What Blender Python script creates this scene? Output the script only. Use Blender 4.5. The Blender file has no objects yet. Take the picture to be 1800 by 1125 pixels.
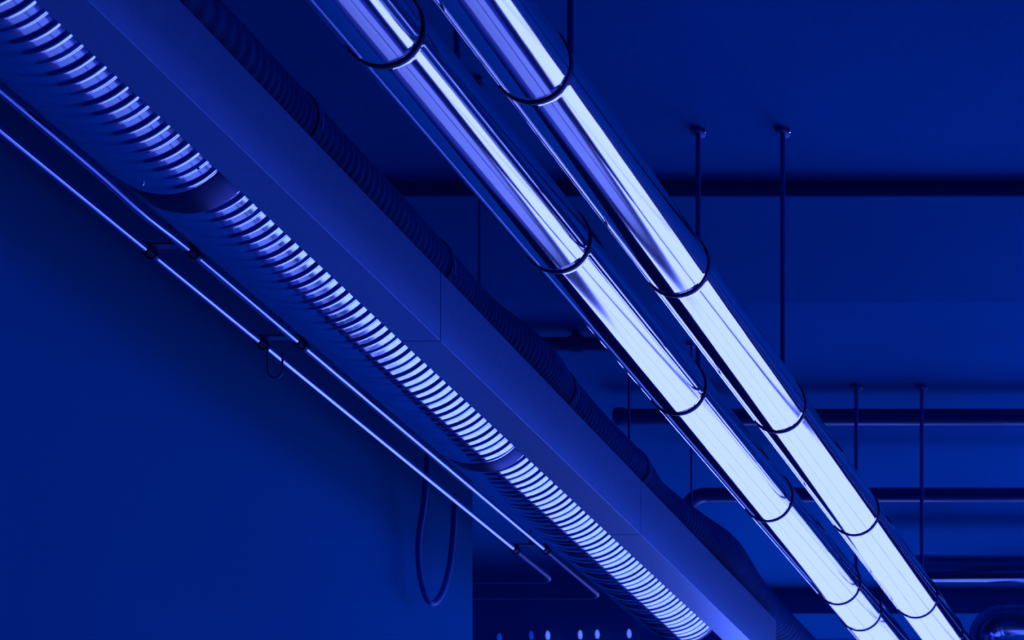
import bpy, math, random
from mathutils import Vector

S = bpy.context.scene
COL = S.collection

# ------------------------------------------------------------------ camera
# one-point view straight along the pipe run (+Y); the frame is the upper left part of the lens' field
F = 3000.0                       # focal length in pixels of the 1800 px wide frame
VX, VY = 2465.0, 2235.0          # where the pipe run vanishes, in frame pixels
cam_data = bpy.data.cameras.new('camera')
cam_data.sensor_fit = 'HORIZONTAL'
cam_data.sensor_width = 36.0
cam_data.lens = 36.0 * F / 1800.0
cam_data.shift_x = -(VX - 900.0) / 1800.0
cam_data.shift_y = (VY - 562.5) / 1800.0
cam_data.clip_start = 0.05
cam_data.clip_end = 100
cam_data.dof.use_dof = True
cam_data.dof.focus_distance = 5.2
cam_data.dof.aperture_fstop = 5.0
cam = bpy.data.objects.new('camera', cam_data)
COL.objects.link(cam)
cam.location = (0, 0, 0)
cam.rotation_euler = (math.pi / 2, 0, 0)
S.camera = cam

# ------------------------------------------------------------------ world, exposure
world = bpy.data.worlds.new('night_sky')
S.world = world
world.use_nodes = True
world.node_tree.nodes['Background'].inputs[0].default_value = (0.02, 0.12, 1.0, 1)
world.node_tree.nodes['Background'].inputs[1].default_value = 0.05
WINDOW_LIGHT = (0.60, 0.79, 4.0)        # radiance of the daylit glazing in the end wall
SIDE_LIGHT = (0.60, 0.95, 10.5)           # unseen side window, added and brightened to light left wall and trunking
S.view_settings.view_transform = 'Standard'
S.view_settings.look = 'None'
S.view_settings.gamma = 1.0
S.view_settings.use_curve_mapping = False
S.view_settings.exposure = 0.0
S.cycles.use_denoising = True
S.cycles.max_bounces = 7
S.cycles.diffuse_bounces = 4
S.cycles.glossy_bounces = 5
S.cycles.sample_clamp_indirect = 4.0
S.cycles.blur_glossy = 0.3


# ------------------------------------------------------------------ materials
def mat(name, color, rough=0.6, metal=0.0, spec=0.5, var=0.0, vscale=4.0, stretch=(1, 1, 1),
        bump=0.0, bscale=20.0, rvar=0.0, emit=None):
    m = bpy.data.materials.new(name)
    m.use_nodes = True
    nt = m.node_tree
    b = nt.nodes['Principled BSDF']
    b.inputs['Base Color'].default_value = (*color, 1)
    b.inputs['Roughness'].default_value = rough
    b.inputs['Metallic'].default_value = metal
    b.inputs['Specular IOR Level'].default_value = spec
    if emit:
        b.inputs['Emission Color'].default_value = (*emit, 1)
        b.inputs['Emission Strength'].default_value = 1.0
    if var or bump or rvar:
        tc = nt.nodes.new('ShaderNodeTexCoord')
        mp = nt.nodes.new('ShaderNodeMapping')
        mp.inputs['Scale'].default_value = stretch
        nt.links.new(tc.outputs['Object'], mp.inputs['Vector'])
    if var or rvar:
        n = nt.nodes.new('ShaderNodeTexNoise')
        n.inputs['Scale'].default_value = vscale
        n.inputs['Detail'].default_value = 5
        nt.links.new(mp.outputs[0], n.inputs['Vector'])
    if var:
        r = nt.nodes.new('ShaderNodeValToRGB')
        r.color_ramp.elements[0].position = 0.3
        r.color_ramp.elements[1].position = 0.7
        r.color_ramp.elements[0].color = (*[c * (1 - var) for c in color], 1)
        r.color_ramp.elements[1].color = (*[min(1, c * (1 + var)) for c in color], 1)
        nt.links.new(n.outputs['Fac'], r.inputs['Fac'])
        nt.links.new(r.outputs['Color'], b.inputs['Base Color'])
    if rvar:
        mr = nt.nodes.new('ShaderNodeMapRange')
        mr.inputs['To Min'].default_value = max(0.0, rough - rvar)
        mr.inputs['To Max'].default_value = rough + rvar
        nt.links.new(n.outputs['Fac'], mr.inputs['Value'])
        nt.links.new(mr.outputs[0], b.inputs['Roughness'])
    if bump:
        n2 = nt.nodes.new('ShaderNodeTexNoise')
        n2.inputs['Scale'].default_value = bscale
        n2.inputs['Detail'].default_value = 4
        nt.links.new(mp.outputs[0], n2.inputs['Vector'])
        bp = nt.nodes.new('ShaderNodeBump')
        bp.inputs['Strength'].default_value = bump
        bp.inputs['Distance'].default_value = 0.01
        nt.links.new(n2.outputs['Fac'], bp.inputs['Height'])
        nt.links.new(bp.outputs[0], b.inputs['Normal'])
    return m


M = {
    'ceiling': mat('ceiling_paint', (0.004, 0.145, 0.36), 0.9, spec=0.0, var=0.10, vscale=1.2, bump=0.15, bscale=30),
    'beam': mat('beam_paint', (0.004, 0.125, 0.31), 0.9, spec=0.0, var=0.06, vscale=1.2),  # darker than the ceiling to imitate a step in the light
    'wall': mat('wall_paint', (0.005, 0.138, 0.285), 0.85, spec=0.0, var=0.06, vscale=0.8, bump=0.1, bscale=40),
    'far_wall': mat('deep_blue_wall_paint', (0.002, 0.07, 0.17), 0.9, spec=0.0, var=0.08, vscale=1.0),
    'dark_wall': mat('dark_wall_paint', (0.003, 0.15, 0.36), 0.9, spec=0.0, var=0.1, vscale=1.0),
    'floor': mat('floor_dark_paint', (0.01, 0.06, 0.24), 0.5, spec=0.3, var=0.12, vscale=1.5),
    'walkway': mat('pale_concrete_lane', (0.50, 0.56, 0.52), 0.30, spec=0.5, var=0.08, vscale=1.5),
    'floor_joint': mat('floor_joint', (0.01, 0.03, 0.12), 0.6),
    'frame': mat('window_frame_steel', (0.02, 0.06, 0.3), 0.5, metal=0.3, var=0.05),
    'chrome': mat('polished_jacket_metal', (0.93, 0.94, 0.97), 0.075, metal=1.0, rvar=0.03, vscale=6,
                  stretch=(9, 0.5, 9), bump=0.035, bscale=3.0),
    'band': mat('dark_joint_band', (0.003, 0.022, 0.10), 0.45, metal=0.6, var=0.1, vscale=30),
    'spiral': mat('spiral_duct_zinc', (0.66, 0.80, 0.96), 0.10, metal=1.0, rvar=0.04, vscale=14, var=0.06),
    'collar': mat('duct_collar_metal', (0.012, 0.035, 0.13), 0.35, metal=0.8, var=0.1, vscale=10),
    'galv': mat('galvanised_sheet', (0.22, 0.48, 0.74), 0.30, metal=0.40, var=0.05, vscale=40, rvar=0.04),
    'hose': mat('dark_rubber_hose', (0.002, 0.065, 0.20), 0.75, spec=0.1, var=0.15, vscale=20),
    'steel': mat('rod_steel', (0.006, 0.08, 0.28), 0.5, metal=0.5, var=0.1, vscale=30),
    'bolt': mat('bright_bolt_steel', (0.8, 0.85, 0.95), 0.18, metal=1.0, var=0.04, vscale=40),
    'conduit': mat('conduit_steel', (0.45, 0.60, 0.92), 0.15, metal=1.0, var=0.05, vscale=25),
    'dark_pipe': mat('dark_painted_pipe', (0.002, 0.065, 0.22), 0.3, spec=0.3, var=0.1, vscale=12),
    'thick_pipe': mat('dark_metal_pipe', (0.10, 0.18, 0.36), 0.16, metal=0.9, var=0.1, vscale=12),
    'cable': mat('cable_sheath', (0.002, 0.11, 0.36), 0.5, spec=0.4, var=0.08, vscale=30),
    'lamp': mat('lamp_glow', (0.1, 0.2, 0.8), 0.5, emit=(0.10, 0.20, 1.0), var=0.02),  # glow stands in for glints on upright tubes
    'dim_lamp': mat('dim_lamp_glow', (0.05, 0.1, 0.4), 0.5, emit=(0.002, 0.025, 0.4), var=0.02),
    'side_glass': mat('clerestory_glazing', (0.05, 0.08, 0.3), 0.3, emit=SIDE_LIGHT, var=0.02),
    'glass': mat('daylit_glazing', (0.05, 0.08, 0.3), 0.3, emit=WINDOW_LIGHT, var=0.02),
}


# ------------------------------------------------------------------ mesh helpers
class MB:
    def __init__(self):
        self.v, self.f = [], []

    def add(self, v, f):
        o = len(self.v)
        self.v += [tuple(p) for p in v]
        self.f += [tuple(i + o for i in q) for q in f]
        return self

    def box(self, x0, x1, y0, y1, z0, z1):
        v = [(x0, y0, z0), (x1, y0, z0), (x1, y1, z0), (x0, y1, z0), (x0, y0, z1), (x1, y0, z1), (x1, y1, z1), (x0, y1, z1)]
        f = [(0, 3, 2, 1), (4, 5, 6, 7), (0, 1, 5, 4), (1, 2, 6, 5), (2, 3, 7, 6), (3, 0, 4, 7)]
        return self.add(v, f)

    def lathe(self, origin, axis, prof, n=48, caps=True, phase=0.0):
        """prof: list of (t along the axis, radius)"""
        o = Vector(origin)
        a = Vector(axis).normalized()
        u = a.orthogonal().normalized()
        if abs(a.y) > 0.9:
            u = Vector((1, 0, 0))
        elif abs(a.z) > 0.9:
            u = Vector((1, 0, 0))
        elif abs(a.x) > 0.9:
            u = Vector((0, 1, 0))
        w = a.cross(u)
        v, f = [], []
        for t, r in prof:
            for k in range(n):
                c = 2 * math.pi * k / n + phase
                v.append(o + a * t + (u * math.cos(c) + w * math.sin(c)) * r)
        for i in range(len(prof) - 1):
            for k in range(n):
                k2 = (k + 1) % n
                f.append((i * n + k, i * n + k2, (i + 1) * n + k2, (i + 1) * n + k))
        if caps:
            f.append(tuple(range(n - 1, -1, -1)))
            f.append(tuple((len(prof) - 1) * n + k for k in range(n)))
        return self.add(v, f)

    def tube(self, pts, r, n=20, caps=True):
        """pts: polyline; r: radius or list of radii"""
        pts = [Vector(p) for p in pts]
        m = len(pts)
        rr = r if isinstance(r, (list, tuple)) else [r] * m
        tang = []
        for i in range(m):
            d = pts[min(i + 1, m - 1)] - pts[max(i - 1, 0)]
            tang.append(d.normalized())
        u = tang[0].orthogonal().normalized()
        v, f = [], []
        for i in range(m):
            u = (u - tang[i] * u.dot(tang[i])).normalized()
            w = tang[i].cross(u)
            for k in range(n):
                c = 2 * math.pi * k / n
                v.append(pts[i] + (u * math.cos(c) + w * math.sin(c)) * rr[i])
        for i in range(m - 1):
            for k in range(n):
                k2 = (k + 1) % n
                f.append((i * n + k, i * n + k2, (i + 1) * n + k2, (i + 1) * n + k))
        if caps:
            f.append(tuple(range(n - 1, -1, -1)))
            f.append(tuple((m - 1) * n + k for k in range(n)))
        return self.add(v, f)

    def build(self, name, material, parent=None, smooth=False, bevel=0.0, angle=40):
        me = bpy.data.meshes.new(name)
        me.from_pydata(self.v, [], self.f)
        me.validate()
        me.materials.append(M[material])
        o = bpy.data.objects.new(name, me)
        COL.objects.link(o)
        if smooth:
            for p in me.polygons:
                p.use_smooth = True
            me.set_sharp_from_angle(angle=math.radians(angle))
        if bevel:
            b = o.modifiers.new('bevel', 'BEVEL')
            b.width = bevel
            b.segments = 2
        if parent:
            o.parent = parent
            o.matrix_parent_inverse = parent.matrix_world.inverted()
        return o


def tag(o, label, cat, group=None):
    o['label'] = label
    o['category'] = cat
    if group:
        o['group'] = group
    return o


def thing(name, loc, label, cat, group=None):
    o = bpy.data.objects.new(name, None)
    o.empty_display_size = 0.1
    COL.objects.link(o)
    o.location = loc
    bpy.context.view_layer.update()
    return tag(o, label, cat, group)


def struct(o):
    o['kind'] = 'structure'
    return o


def arc(c, r, a0, a1, ax0, ax1, n=8):
    """points of a circular arc around c, from angle a0 to a1 in the plane of ax0, ax1"""
    c, ax0, ax1 = Vector(c), Vector(ax0), Vector(ax1)
    return [c + ax0 * (r * math.cos(a0 + (a1 - a0) * i / n)) + ax1 * (r * math.sin(a0 + (a1 - a0) * i / n)) for i in range(n + 1)]


# ------------------------------------------------------------------ the room
CZ = 3.94          # ceiling height above the camera
FZ = -1.60         # floor
WY = 10.80         # end wall with the windows
WX = -3.95         # face of the left wall
WEND = 7.25        # where the left wall ends and the recess begins

struct(MB().box(-8.6, 7.4, -3.4, WY + 0.3, CZ, CZ + 0.2).build('ceiling', 'ceiling'))
beam = struct(MB().box(-3.95, 7.0, 6.175, 6.865, 3.892, CZ).build('trim_1', 'beam', bevel=0.006))
shade_beam = struct(MB().box(-3.75, 7.0, 9.86, 10.26, 3.80, CZ).build('trim_2', 'beam', bevel=0.006))  # added beam, darkens the bright ceiling near the windows
shade_beam['label'] = 'deeper painted beam across the ceiling behind the thick cross pipes'
beam['label'] = 'shallow painted beam across the ceiling above the pipes'
floor = struct(MB().box(-8.6, 7.4, -3.4, WY + 0.3, FZ - 0.2, FZ).build('floor', 'floor'))
lane = MB().box(-3.2, 0.62, 7.9, WY, FZ - 0.02, FZ + 0.004).build('walkway', 'walkway', floor)  # unseen pale lane added so the polished pipes mirror pale streaks
for x in (-0.93,):
    MB().box(x - 0.10, x + 0.10, 7.9, WY, FZ - 0.02, FZ + 0.008).build('floor_joint', 'floor_joint', floor)  # dark strip added to split the streaks mirrored in the pipes
struct(MB().box(-4.25, WX, -3.2, WEND, FZ, CZ).build('wall_left', 'wall'))
struct(MB().box(-8.2, -4.25, WEND - 0.3, WEND, FZ, CZ).build('wall_return', 'wall'))
struct(MB().box(-8.4, -8.2, WEND - 0.3, WY, FZ, CZ).build('wall_recess_side', 'dark_wall'))
struct(MB().box(-8.2, -3.75, 9.66, 9.86, 3.42, CZ).build('wall_recess', 'dark_wall'))  # bulkhead added so the shaded view past the left wall stays dark
CL = (5.4, 10.2, 1.40, 3.35)          # added window strip, unseen in the right wall: y0, y1, z0, z1
wr = MB().box(7.0, 7.25, -3.2, WY, FZ, CL[2]).box(7.0, 7.25, -3.2, WY, CL[3], CZ)
wr.box(7.0, 7.25, -3.2, CL[0], CL[2], CL[3]).box(7.0, 7.25, CL[1], WY, CL[2], CL[3])
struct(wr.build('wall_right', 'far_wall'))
fr = MB().box(7.12, 7.20, CL[0], CL[1], CL[2], CL[2] + 0.05).box(7.12, 7.20, CL[0], CL[1], CL[3] - 0.05, CL[3])
fr.box(7.12, 7.20, CL[0], CL[0] + 0.05, CL[2], CL[3]).box(7.12, 7.20, CL[1] - 0.05, CL[1], CL[2], CL[3])
win3 = struct(fr.build('window_3', 'frame'))
for k in range(5):
    a = CL[0] + (CL[1] - CL[0]) * k / 5
    b = CL[0] + (CL[1] - CL[0]) * (k + 1) / 5
    if k:
        MB().box(7.12, 7.20, a - 0.02, a + 0.02, CL[2] + 0.05, CL[3] - 0.05).build('mullion', 'frame', win3)
    MB().box(7.15, 7.17, a + (0.02 if k else 0.05), b - (0.02 if k < 4 else 0.05), CL[2] + 0.05, CL[3] - 0.05).build('pane', 'side_glass', win3)
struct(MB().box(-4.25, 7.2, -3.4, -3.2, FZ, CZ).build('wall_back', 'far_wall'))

WINS = [(-4.4, 1.0, -1.40, 3.22, 3), (1.06, 5.6, -0.75, 3.30, 3)]
w = MB()
xs = [-8.4, -4.4, 1.0, 1.06, 5.6, 7.2]
for i in (0, 2, 4):
    w.box(xs[i], xs[i + 1], WY, WY + 0.25, FZ, CZ)
for x0, x1, z0, z1, n in WINS:
    w.box(x0, x1, WY, WY + 0.25, FZ, z0)
    w.box(x0, x1, WY, WY + 0.25, z1, CZ)
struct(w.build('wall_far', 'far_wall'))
for i, (x0, x1, z0, z1, n) in enumerate(WINS):
    fr = MB()
    fr.box(x0, x1, WY + 0.12, WY + 0.20, z0, z0 + 0.06).box(x0, x1, WY + 0.12, WY + 0.20, z1 - 0.06, z1)
    fr.box(x0, x0 + 0.06, WY + 0.12, WY + 0.20, z0, z1).box(x1 - 0.06, x1, WY + 0.12, WY + 0.20, z0, z1)
    win = struct(fr.build('window_%d' % (i + 1), 'frame'))
    st = (x1 - x0) / n
    for k in range(n):
        if k:
            MB().box(x0 + st * k - 0.014, x0 + st * k + 0.014, WY + 0.12, WY + 0.20, z0 + 0.06, z1 - 0.06).build('mullion', 'frame', win)
        MB().box(x0 + st * k + (0.014 if k else 0.06), x0 + st * (k + 1) - (0.014 if k < n - 1 else 0.06), WY + 0.15, WY + 0.17,
                 z0 + 0.06, z1 - 0.06).build('pane', 'glass', win)

# ------------------------------------------------------------------ the two polished pipes
PZ = 2.97
PR = 0.0962


def jacket_profile(y0, y1):
    L = y1 - y0
    e = [(0, 0.0010), (0.006, 0.0011), (0.011, 0.0004), (0.015, 0.0), (0.017, 0.0), (0.021, 0.0)]
    return [(t, PR + h) for t, h in e] + [(L * 0.5, PR)] + [(L - t, PR + h) for t, h in reversed(e)]


def seam(x, y0, y1, ang, rnd):
    m = MB()
    n = 44
    v, f = [], []
    for i in range(n + 1):
        y = y0 + (y1 - y0) * i / n
        h = 0.0022 + 0.0012 * rnd.random()
        for da, r in ((-0.05, PR - 0.001), (-0.035, PR + h), (0.03, PR + h * 0.8), (0.05, PR - 0.001)):
            a = ang + da
            v.append((x + r * math.cos(a), y, PZ + r * math.sin(a)))
    for i in range(n):
        for k in range(3):
            f.append((i * 4 + k, i * 4 + k + 1, i * 4 + 4 + k + 1, i * 4 + 4 + k))
    return m.add(v, f)


def chrome_pipe(x, joints, label, seam_ang, seed):
    rnd = random.Random(seed)
    t = thing('polished_pipe', (x, joints[0], PZ), label, 'pipe', 'polished pipes under the ceiling')
    for y0, y1 in zip(joints[:-1], joints[1:]):
        s = MB().lathe((x, y0, PZ), (0, 1, 0), jacket_profile(y0, y1), 72, caps=False).build('pipe_section', 'chrome', t, smooth=True)
        if y1 - y0 > 0.5:
            seam(x, y0 + 0.02, y1 - 0.02, seam_ang, rnd).build('lap_seam', 'chrome', s, smooth=True)
    for y in joints[1:-1]:
        b = MB().lathe((x, y, PZ), (0, 1, 0), [(-0.0062, PR), (-0.0062, 0.0996), (-0.004, 0.1008), (0.004, 0.1008), (0.0062, 0.0996), (0.0062, PR)],
                       72, caps=False).build('joint_band', 'band', t, smooth=True)
    # elbow up into the ceiling past the visible run
    ye = joints[-1]
    pts = [(x, ye, PZ)] + arc((x, ye + 0.02, PZ + 0.26), 0.26, -math.pi / 2, 0, (0, 1, 0), (0, 0, 1), 12) + [(x, ye + 0.28, CZ - 0.001)]
    MB().tube(pts, PR, 48).build('elbow', 'chrome', t, smooth=True)
    return t


XA, XB = -2.432, -2.140
chrome_pipe(XA, [2.45, 3.25, 4.07, 4.906, 5.72, 6.535, 7.35, 7.65, 8.5, 9.35, 10.2],
            'left one of the two mirror-bright pipes with dark joint bands', math.radians(215), 3)
chrome_pipe(XB, [2.55, 3.37, 4.195, 5.027, 5.842, 6.66, 7.50, 7.93, 8.6, 9.4, 10.2],
            'right one of the two mirror-bright pipes, nearest the bare ceiling', math.radians(222), 5)

# ------------------------------------------------------------------ ribbed round duct
DX, DZ, DR = -3.37, 3.13, 0.197
PITCH = 0.1092


def rib(s, amp=1.0):
    """radius offset along one strip of the duct: three ribs, the third lower and wider"""
    s = s % PITCH
    u = PITCH / 3
    k = int(s / u)
    q = s / u - k
    h, wd = ((0.0060, 0.21), (0.0054, 0.21), (0.0030, 0.17))[min(k, 2)]
    q = (q - 0.5) / wd
    return amp * h * max(0.0, 1 - q * q) ** 0.55 if abs(q) < 1 else 0.0


def duct_section(y0, y1, parent):
    n = 96
    step = PITCH / 48
    m = max(2, int((y1 - y0) / step))
    v, f = [], []
    for i in range(m + 1):
        y = y0 + (y1 - y0) * i / m
        e = min(1.0, min(y - y0, y1 - y) / 0.02)
        for k in range(n):
            a = 2 * math.pi * k / n
            r = DR + rib(y - PITCH * k / n + 10, e)
            v.append((DX + r * math.cos(a), y, DZ + r * math.sin(a)))
    for i in range(m):
        for k in range(n):
            k2 = (k + 1) % n
            f.append((i * n + k, (i + 1) * n + k, (i + 1) * n + k2, i * n + k2))
    o = MB().add(v, f).build('duct_section', 'spiral', parent)
    for p in o.data.polygons:
        p.use_smooth = True
    return o


sd = thing('spiral_duct', (DX, 3.2, DZ), 'ribbed round metal duct between the box trunking and the thin conduits', 'duct')
sec = [(3.2, 4.652), (4.728, 6.204), (6.258, 7.965)]
for a, b in sec:
    duct_section(a, b, sd)
for a, b in ((4.652, 4.728), (6.204, 6.258)):
    c = MB().lathe((DX, a, DZ), (0, 1, 0), [(-0.004, DR + 0.0005), (0.004, DR + 0.002), (b - a - 0.004, DR + 0.002), (b - a + 0.004, DR + 0.0005)],
                   96, caps=False).build('collar', 'collar', sd, smooth=True)
for a in (-0.55, -1.35):
    MB().lathe((DX + (DR + 0.001) * math.cos(a - 0.35), 4.600, DZ + (DR + 0.001) * math.sin(a - 0.35)),
               (math.cos(a - 0.35), 0, math.sin(a - 0.35)), [(0, 0.004), (0.004, 0.004), (0.006, 0.002)], 10).build('screw', 'bolt', sd, smooth=True)
MB().lathe((DX, 7.962, DZ), (0, 1, 0), [(0, DR + 0.001), (0.012, DR + 0.001), (0.016, DR - 0.02)], 96).build('end_cap', 'collar', sd, smooth=True)
for y in (3.5, 4.2):
    h = MB().lathe((DX, y, DZ + DR + 0.002), (0, 0, 1), [(0, 0.007), (CZ - DZ - DR - 0.002, 0.007)], 10).build('hanger_rod', 'steel', sd, smooth=True)

# ------------------------------------------------------------------ square box trunking
BX0, BX1, BZ0, BZ1 = -3.067, -2.946, 2.850, 3.062
bt = thing('box_trunking', (BX0, 3.0, BZ0), 'long square-edged sheet metal trunking beside the ribbed duct', 'trunking')
ys = [2.7, 3.70, 5.228, 6.602, 8.03]
for a, b in zip(ys[:-1], ys[1:]):
    MB().box(BX0, BX1, a + 0.0015, b - 0.0015, BZ0, BZ1).build('trunking_section', 'galv', bt, bevel=0.0005)
for y in ys[1:-1]:
    MB().box(BX0 + 0.002, BX1 - 0.002, y - 0.006, y + 0.006, BZ0 + 0.002, BZ1 - 0.002).build('joint_sleeve', 'band', bt)

# ------------------------------------------------------------------ dark flexible hose lying above the trunking
hs = thing('flexible_hose', (-3.03, 3.0, 3.15), 'dark ribbed flexible hose sagging along the top of the trunking', 'hose')
rnd = random.Random(11)
ctl = [(2.8, -3.035, 3.150), (3.6, -3.03, 3.150), (4.35, -3.040, 3.155), (4.68, -3.045, 3.160), (5.0, -3.035, 3.148), (5.34, -3.048, 3.155),
       (5.62, -3.050, 3.148), (5.90, -3.012, 3.155), (6.11, -3.035, 3.158), (6.4, -3.035, 3.146), (6.71, -3.04, 3.158), (6.95, -3.06, 3.15),
       (7.25, -3.02, 3.155), (7.5, -2.985, 3.165), (7.8, -3.01, 3.150), (8.1, -3.03, 3.15), (8.6, -3.03, 3.15), (9.2, -3.03, 3.15)]


def catmull(c, n):
    out = []
    for i in range(len(c) - 1):
        p0, p1, p2, p3 = [Vector(c[max(0, min(len(c) - 1, i + d))]) for d in (-1, 0, 1, 2)]
        for k in range(n):
            t = k / n
            out.append(0.5 * ((2 * p1) + (p2 - p0) * t + (2 * p0 - 5 * p1 + 4 * p2 - p3) * t * t + (3 * p1 - p0 - 3 * p2 + p3) * t ** 3))
    out.append(Vector(c[-1]))
    return out


pts = catmull([(x, y, z) for y, x, z in ctl], 56)
rad = [0.0775 + 0.0032 * math.sin(i * 2 * math.pi / 4.0) for i in range(len(pts))]
MB().tube(pts, rad, 28).build('hose_body', 'hose', hs, smooth=True, angle=180)
for i, (y, x, z) in enumerate([(4.68, -3.045, 3.160), (5.34, -3.048, 3.155), (6.11, -3.035, 3.158), (6.71, -3.04, 3.158)]):
    cl = MB().lathe((x, y, z), (0, 1, 0), [(-0.012, 0.080), (-0.012, 0.0845), (0.012, 0.0845), (0.012, 0.080)], 32, caps=False).build('clamp', 'hose', hs, smooth=True)
    # bolt standing on the visible lower right of the clamp
    bx, bz = x + 0.084 * math.cos(-0.28), z + 0.084 * math.sin(-0.28)
    MB().lathe((bx + 0.004, y, bz), (0, 0, 1), [(0, 0.0028), (0.028, 0.0028), (0.030, 0.0015)], 10).build('bolt', 'bolt', cl, smooth=True)
    MB().lathe((bx + 0.004, y, bz - 0.016), (0, 0, 1), [(0, 0.004), (0.006, 0.004)], 6).build('bolt', 'bolt', cl)
for i, (y, x, z) in enumerate([(5.64, -3.049, 3.15), (6.71, -3.04, 3.158), (7.25, -3.02, 3.155)]):
    t = thing('hose_hanger', (x, y, z), ['thin hanger rod of the dark hose, emerging below the left bright pipe', 'thin hanger rod at the lowest hose clamp',
              'thin hanger rod of the dark hose farthest down the run'][i], 'rod', 'hose hangers')
    MB().lathe((x, y, z + 0.0815), (0, 0, 1), [(0, 0.005), (CZ - z - 0.0815, 0.005)], 10).build('rod', 'steel', t, smooth=True)
    MB().lathe((x, y, CZ - 0.012), (0, 0, 1), [(0, 0.016), (0.012, 0.020)], 12).build('ceiling_plate', 'steel', t, smooth=True)

# ------------------------------------------------------------------ hanger rods of the polished pipes
pos = {'A': XA, 'B': XB}
lab = {('A', 0): 'near vertical hanger rod seen in the gap between the two bright pipes',
       ('B', 0): 'vertical hanger rod at the top edge, beside the right bright pipe',
       ('A', 1): 'left of the two rods hanging from the dark ceiling to the bright pipes',
       ('B', 1): 'long dark rod hanging from the ceiling to the right bright pipe',
       ('A', 2): 'left rod of the far pair crossing the dark cross pipes',
       ('B', 2): 'right rod of the far pair crossing the dark cross pipes'}
for i, y in enumerate((4.392, 5.895, 7.60)):
    for k in 'AB':
        x = pos[k]
        top = CZ
        t = thing('hanger_rod', (x, y, PZ + PR), lab[(k, i)], 'rod', 'hanger rods of the polished pipes')
        MB().lathe((x, y, PZ + PR - 0.001), (0, 0, 1), [(0, 0.0082), (top - PZ - PR + 0.001, 0.0082)], 14).build('rod', 'steel', t, smooth=True)
        MB().lathe((x, y, top - 0.014), (0, 0, 1), [(0, 0.016), (0.004, 0.024), (0.014, 0.026)], 20).build('ceiling_plate', 'steel', t, smooth=True)
        MB().lathe((x, y, PZ + PR + 0.004), (0, 0, 1), [(0, 0.016), (0.014, 0.016)], 6).build('nut', 'steel', t)
        MB().lathe((x + 0.027, y - 0.006, top - 0.010), (0, 0, 1), [(0, 0.003), (0.010, 0.005)], 8).build('plate_bolt', 'bolt', t, smooth=True)

# ------------------------------------------------------------------ two thin conduits on the wall
CZN = 3.10
CR = 0.0125
for x, zend, label, bend in ((-3.81, 7.66, 'outer thin bright conduit running along the left wall', 0),
                             (-3.68, 7.84, 'inner thin bright conduit, next to the ribbed duct', 1)):
    t = thing('conduit', (x, 3.0, CZN), label, 'conduit', 'thin conduits on the wall')
    pts = [(x, 3.0 + 0.0, CZN)]
    y = 3.2
    while y < 7.33:
        dz = 0.0
        if bend:
            q = (y - 4.98) / 0.10
            dz = -0.008 * math.exp(-q * q)
        pts.append((x, y, CZN + dz))
        y += 0.05
    MB().tube(pts + [(x, 7.33, CZN)], CR, 20).build('tube', 'conduit', t, smooth=True)
    MB().tube([(x, 7.33, CZN), (x, zend - 0.06, CZN)], CR, 20).build('tube', 'dark_pipe', t, smooth=True)  # from here to the end, dark colour stands in for the duct's shade
    el = arc((x - 0.06, zend - 0.06, CZN), 0.06, 0, math.pi / 2, (1, 0, 0), (0, 1, 0), 10)
    MB().tube(el, CR * 1.02, 20).build('elbow', 'dark_pipe', t, smooth=True)
    MB().tube([(x - 0.06, zend, CZN), (-5.4, zend, CZN)], CR, 20).build('tube', 'dark_pipe', t, smooth=True)
for i, y in enumerate((5.19, 5.70, 7.33)):
    t = thing('conduit_bracket', (-3.75, y, CZN), ['bracket clipping both thin conduits, nearest the left edge', 'bracket clipping both thin conduits, middle one with a hook below',
              'bracket clipping both thin conduits near the end of the wall'][i], 'bracket', 'conduit brackets')
    for x in (-3.81, -3.68):
        MB().lathe((x, y, CZN), (0, 1, 0), [(-0.020, CR), (-0.020, CR + 0.004), (-0.006, CR + 0.006), (-0.004, CR + 0.003), (0.004, CR + 0.003),
                   (0.006, CR + 0.006), (0.020, CR + 0.004), (0.020, CR)], 20, caps=False).build('clip', 'band', t, smooth=True)
        MB().lathe((x + 0.012, y + 0.004, CZN - 0.014), (0.6, -0.3, -0.7), [(0, 0.004), (0.006, 0.004), (0.008, 0.002)], 8).build('screw', 'conduit', t, smooth=True)
    MB().box(-3.83, -3.66, y - 0.012, y + 0.012, CZN + CR + 0.004, CZN + CR + 0.010).build('strap', 'steel', t)
    MB().lathe((-3.745, y, CZN + CR + 0.010), (0, 0, 1), [(0, 0.005), (CZ - CZN - CR - 0.010, 0.005)], 10).build('stem', 'steel', t, smooth=True)
    if i == 1:
        hk = [(-3.79, y, CZN - 0.015), (-3.79, y, CZN - 0.09)] + arc((-3.765, y, CZN - 0.09), 0.025, math.pi, 2 * math.pi, (1, 0, 0), (0, 0, 1), 8) + [(-3.74, y, CZN - 0.03)]
        MB().tube(hk, 0.003, 8).build('hook', 'steel', t, smooth=True)

# ------------------------------------------------------------------ pipes crossing under the ceiling
# short cross pipe left of the bright pipes
CY, CPZ = 7.165, 3.893
t = thing('cross_pipe', (-3.0, CY, CPZ), 'short dark cross pipe between the sagging hose and the left bright pipe', 'pipe', 'cross pipes')
MB().lathe((-3.80, CY, CPZ), (1, 0, 0), [(0, 0.027), (0.61, 0.027)], 20).build('tube', 'dark_pipe', t, smooth=True)
MB().lathe((-3.49, CY, CPZ), (1, 0, 0), [(0, 0.032), (0.055, 0.032)], 20).build('coupling', 'dark_pipe', t, smooth=True)
MB().box(-3.48, -3.445, CY - 0.02, CY + 0.02, CPZ + 0.02, CZ).build('saddle', 'dark_pipe', t, bevel=0.004)
MB().lathe((-3.22, CY, CPZ), (1, 0, 0), [(0, 0.031), (0.05, 0.034), (0.055, 0.024)], 20).build('end_cap', 'dark_pipe', t, smooth=True)
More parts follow.
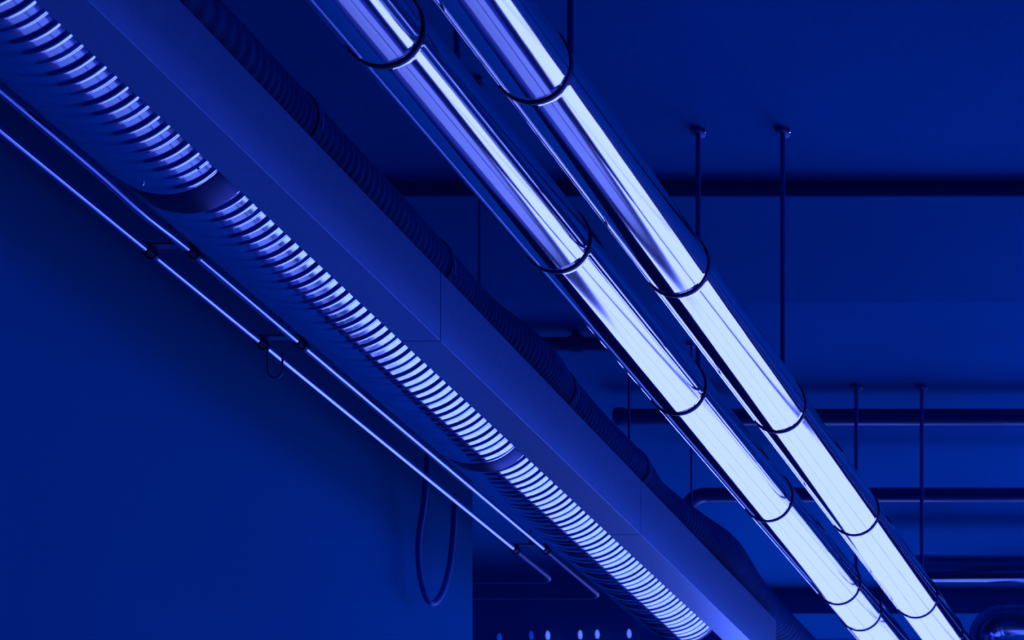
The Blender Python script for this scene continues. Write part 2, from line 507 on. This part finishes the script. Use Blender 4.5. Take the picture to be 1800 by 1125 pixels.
for name, y, z, x0, r, label in (('cross_pipe', 7.69, 3.850, -3.54, 0.034, 'dark cross pipe level with the tops of the far hanger rods'),
                                 ('cross_pipe', 8.24, 3.75, -3.36, 0.032, 'lower dark cross pipe with a bend at its left end')):
    t = thing(name, (x0, y, z), label, 'pipe', 'cross pipes')
    MB().lathe((x0, y, z), (1, 0, 0), [(0, r), (6.99 - x0, r)], 24).build('tube', 'dark_pipe', t, smooth=True)
    if y > 8:
        el = arc((x0, y, z - 0.1), 0.1, math.pi / 2, math.pi, (1, 0, 0), (0, 0, 1), 10)
        MB().tube(el + [(x0 - 0.1, y, z - 0.3), (x0 - 0.1, y, z - 0.5)], r, 24).build('bend', 'dark_pipe', t, smooth=True)
    else:
        MB().lathe((x0 - 0.01, y, z), (1, 0, 0), [(0, r * 0.8), (0.01, r * 1.15), (0.05, r * 1.15)], 24).build('end_cap', 'dark_pipe', t, smooth=True)
    for hx in (-1.2, 1.5, 4.5):
        MB().lathe((hx, y, z + r - 0.002), (0, 0, 1), [(0, 0.006), (CZ - z - r + 0.002, 0.006)], 10).build('hanger', 'steel', t, smooth=True)
for y, z, r, x0, label in ((9.08, 3.738, 0.07, -2.75, 'thick dark pipe crossing at lower right with a thin bright highlight'),
                           (9.60, 3.664, 0.08, -2.24, 'thick dark pipe in the lower right corner, bending down at its end')):
    t = thing('large_cross_pipe', (x0, y, z), label, 'pipe', 'thick cross pipes')
    if y > 9.2:
        el = arc((x0, y, z - 0.12), 0.12, math.pi / 2, math.pi, (1, 0, 0), (0, 0, 1), 10)
        MB().tube(el + [(x0 - 0.12, y, z - 0.25), (x0 - 0.12, y, z - 0.30)], r, 40).build('bend', 'thick_pipe', t, smooth=True)
        MB().lathe((x0, y, z), (1, 0, 0), [(0, r), (6.99 - x0, r)], 40).build('tube', 'thick_pipe', t, smooth=True)
    else:
        MB().lathe((x0, y, z), (1, 0, 0), [(0, r * 0.8), (0.02, r), (6.99 - x0, r)], 40).build('tube', 'thick_pipe', t, smooth=True)
    for hx in (-0.5, 3.0):
        MB().lathe((hx, y, z + r - 0.002), (0, 0, 1), [(0, 0.008), (CZ - z - r + 0.002, 0.008)], 10).build('hanger', 'steel', t, smooth=True)

# ------------------------------------------------------------------ cable hanging in a loop by the wall's end
t = thing('cable_loop', (-3.9, 6.7, 3.1), 'dark cable hanging in a narrow loop in front of the blue wall', 'cable')
P = lambda px, py, Y: ((px - VX) * Y / F, Y, (VY - py) * Y / F)
ctl = [P(752, 800, 6.75), P(746, 880, 6.75), P(736, 950, 6.75), P(738, 1005, 6.75), P(747, 1045, 6.75), P(757, 1060, 6.77), P(769, 1055, 6.82),
       P(782, 1030, 6.9), P(792, 985, 6.95), P(797, 930, 6.97), P(800, 870, 6.97)]
MB().tube(catmull(ctl, 6), 0.011, 14).build('cable', 'cable', t, smooth=True)

# ------------------------------------------------------------------ glowing shapes imitating glints on upright tubes in the dark recess
for i, (px, py) in enumerate(((878, 1121), (934, 1117), (963, 1117), (1020, 1116), (1050, 1115), (1106, 1114))):
    Y = 9.60
    c = P(px, py, Y)
    t = thing('recess_lamp', (c[0], Y, c[2]), ['faintest small lamp in the dark recess, nearest the wall', 'second small lamp in the dark recess, counted from the wall',
              'third small lamp in the dark recess, counted from the wall', 'fourth small lamp in the dark recess, counted from the wall',
              'fifth small lamp in the dark recess, counted from the wall', 'last small lamp in the dark recess, nearest the ribbed duct'][i], 'lamp', 'small lamps in the recess')
    MB().lathe((c[0], Y, c[2] - 0.016), (0, 0, 1), [(-0.010, 0.002), (-0.004, 0.008), (0.016, 0.012), (0.034, 0.008), (0.042, 0.002)], 14).build('bulb', 'dim_lamp' if i < 2 else 'lamp', t, smooth=True)
    MB().lathe((c[0], Y, c[2] - 0.21), (0, 0, 1), [(0, 0.012), (0.18, 0.012), (0.186, 0.005)], 14).build('holder', 'dark_pipe', t, smooth=True)
    MB().box(c[0] - 0.008, c[0] + 0.008, Y, 9.66, c[2] - 0.10, c[2] - 0.085).build('arm', 'dark_pipe', t)
